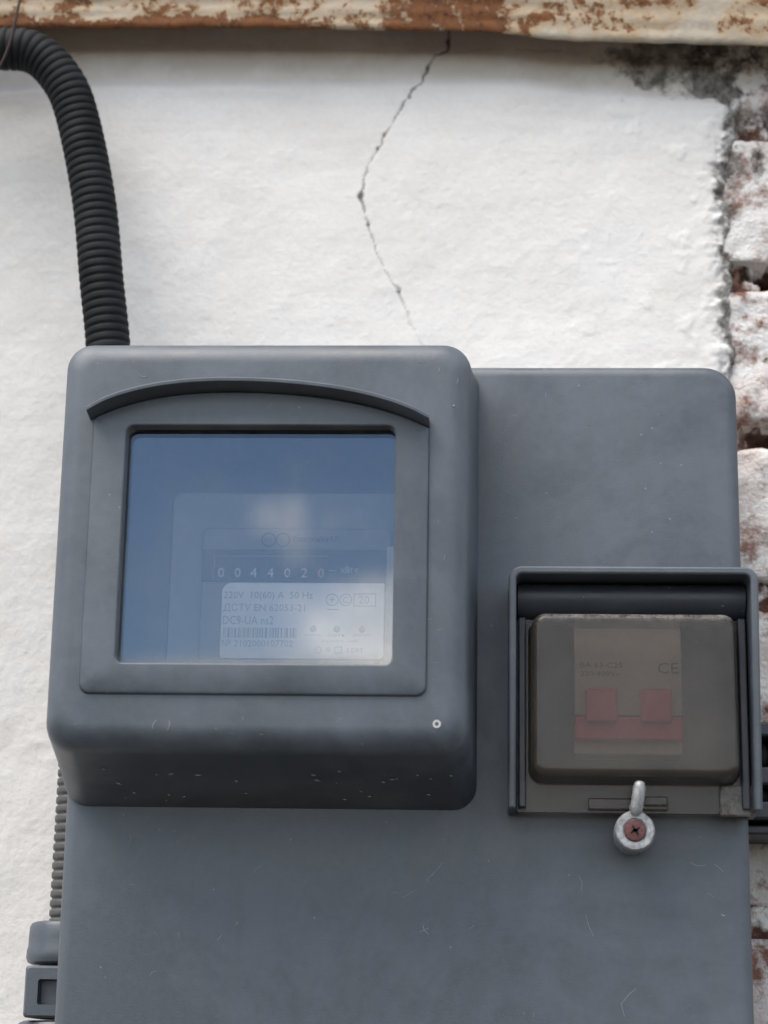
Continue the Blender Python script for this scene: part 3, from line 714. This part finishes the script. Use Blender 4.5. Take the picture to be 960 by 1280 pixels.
# ------------------------------------------------------------------ circuit breaker behind the smoked cover
cbk = empty('circuit_breaker', 'cream two-pole breaker with red toggles behind the smoked cover', 'circuit breaker')
box('body', 52.2, 87.0, -71, -58, -56, -9, 'breaker', cbk, 0.6)
box('front_block', 52.2, 87.0, -75.5, -70.6, -44.0, -15.4, 'breaker', cbk, 0.6)
box('red_band', 52.3, 86.9, -75.2, -70.8, -51.8, -44.3, 'red', cbk, 0.5)
for a, b in ((55.8, 65.8), (73.3, 83.2)):
    box('toggle', a, b, -78.6, -75.2, -46.5, -35.7, 'red', cbk, 0.7)
text('lettering', 'BA 63-C25', 54.2, -75.62, -28.4, 1.7, 'ink_dark', cbk, 13.6); text('lettering', '230/400V~', 54.2, -75.62, -31.2, 1.6, 'ink_dark', cbk, 13.0)
text('lettering', 'CE', 79.2, -75.62, -30.2, 3.6, 'ink_dark', cbk, 6.6)

# ------------------------------------------------------------------ lint, scratches and chips on the box
def strands(name, paths, parent, mat='lint'):
    v = []; f = []
    for (pts, wmm, y) in paths:
        P = np.array(pts, float); n = len(P); b = len(v)
        for i in range(n):
            d = P[min(i + 1, n - 1)] - P[max(i - 1, 0)]; d = d / (np.hypot(*d) + 1e-9); nn = np.array([-d[1], d[0]])
            ww = wmm * (0.35 + 0.65 * math.sin(math.pi * (i + 0.5) / n))
            a, c = P[i] + nn * ww / 2, P[i] - nn * ww / 2
            yy = y
            v += [(a[0], yy, a[1]), (P[i][0], yy - wmm * 0.5, P[i][1]), (c[0], yy, c[1])]
        for i in range(n - 1):
            k = b + 3 * i; f += [(k, k + 1, k + 4, k + 3), (k + 1, k + 2, k + 5, k + 4)]
    o = obj(name, v, f, mat, parent, True); o['kind'] = 'stuff'; return o
rg = random.Random(12)
def curl(x, z, l, a, bend, n=8):
    p = [(x, z)]
    for i in range(n):
        a += bend / n; x += l / n * math.cos(a); z += l / n * math.sin(a); p.append((x, z))
    return p
ps = []
for _ in range(10):
    x, z = rg.uniform(-106, 102), rg.uniform(-140, -80)
    ps.append((curl(x, z, rg.uniform(1.0, 5.5), rg.uniform(0, 6.28), rg.uniform(-1.6, 1.6)), rg.uniform(0.06, 0.15), -60.03))
for _ in range(5):
    x, z = rg.uniform(32, 102), rg.uniform(8, 74)
    ps.append((curl(x, z, rg.uniform(1.0, 4.5), rg.uniform(0, 6.28), rg.uniform(-1.6, 1.6)), rg.uniform(0.06, 0.13), -60.03))
ps += [([(10.9, -90.6), (9.6, -90.2), (8.4, -92.0), (6.6, -94.0), (4.9, -95.4), (5.3, -96.8), (6.0, -98.0)], 0.22, -60.03), ([(-3.5, -101.6), (-1, -100.4), (1.6, -98.8)], 0.22, -60.03),
       (curl(4.0, -111.8, 1.8, 0.2, 0.4, 5), 0.4, -60.03), (curl(4.0, -111.8, 1.6, 1.6, 0.4, 5), 0.35, -60.03), (curl(4.0, -111.8, 2.4, -0.8, 0.2, 5), 0.35, -60.03), (curl(4.2, -111.9, 1.6, 3.3, 0.2, 5), 0.4, -60.03),
       ([(54, -94), (55, -96), (54.6, -98.5)], 0.2, -60.03), ([(56, -106), (57, -110), (58.5, -113)], 0.18, -60.03), ([(68, -138), (67, -134), (69.5, -131), (72, -129)], 0.2, -60.03),
       ([(89.5, -89), (92, -90.2), (95, -90)], 0.25, -60.03), ([(97.5, -89.5), (99, -90.8), (100.4, -92)], 0.3, -60.03), (curl(99.2, -105.5, 1.4, -0.7, .4, 4), 0.5, -60.03), (curl(92.4, -80.5, 1.4, -0.8, .2, 4), 0.4, -60.03),
       (curl(-63, -116, 3, 0.7, .2, 4), 0.28, -60.03), (curl(-57, -111, 1.4, 0.9, .2, 4), 0.3, -60.03), (curl(-95.5, -76, .6, 0.9, .2, 4), 0.45, -60.03)]
strands('lint', ps, base)
ps = [(curl(-78.8, -55.4, 3.4, 1.9, -1.3), 0.26, -110.05), (curl(-73.9, -52.4, 3.6, -1.2, -0.9), 0.26, -110.05),
      (curl(-91.5, 66, 2.6, -1.3, .3), 0.2, -110.05), (curl(-88.6, 59.4, 3.0, -0.5, 1.0), 0.2, -110.05), (curl(-89, 60.4, 2.0, -0.9, .3), 0.16, -110.05),
      (curl(8.2, 60.8, 1.6, 1.3, .4), 0.25, -110.05), (curl(12.9, 49.2, 0.7, 0.6, .4, 4), 0.7, -110.05), (curl(14, 57, 1.8, 1.1, .5), 0.2, -110.05), (curl(-47, 48, 3.2, .6, .3), 0.16, -111.4)]
for _ in range(12):
    x, z = rg.choice([(rg.uniform(-104, 10), rg.uniform(-57, -47)), (rg.uniform(-100, 8), rg.uniform(60, 66)), (rg.uniform(7, 12), rg.uniform(-50, 40))])
    ps.append((curl(x, z, rg.uniform(0.6, 2.6), rg.uniform(0, 6.28), rg.uniform(-1, 1), 5), rg.uniform(0.06, 0.13), -110.06))
strands('lint', ps, bul)
us = []
for _ in range(26):
    t_ = rg.uniform(0.05, 0.8); yy = -64 - 36 * t_; zz = -73.2 + 12.6 * (-(yy + 60) / 50.0) - 0.0
    x = rg.uniform(-100, 14); l = rg.uniform(0.4, 2.4); w_ = rg.uniform(0.10, 0.35); a = rg.uniform(-0.5, 0.5)
    us.append((x, yy, zz, l, w_, a))
v = []; f = []
for (x, yy, zz, l, w_, a) in us:
    b = len(v); c_, s_ = math.cos(a), math.sin(a)
    for px, py in ((-l / 2, 0), (0, -w_), (l / 2, 0.1), (0, w_)):
        qx, qy = px * c_ - py * s_, px * s_ + py * c_
        v.append((x + qx, yy + qy * 2, zz - 0.05 - qy * 2 * 0.252))
    v.append((x, yy, zz - 0.22))
    f += [(b, b + 1, b + 4), (b + 1, b + 2, b + 4), (b + 2, b + 3, b + 4), (b + 3, b, b + 4)]
MAT['dirt'] = simple('pale_dry_dirt', (0.42, 0.40, 0.37), 0.9, 0.1, var=0.2)
o = obj('dirt_specks', v, f, 'dirt', bul, False); o['kind'] = 'stuff'
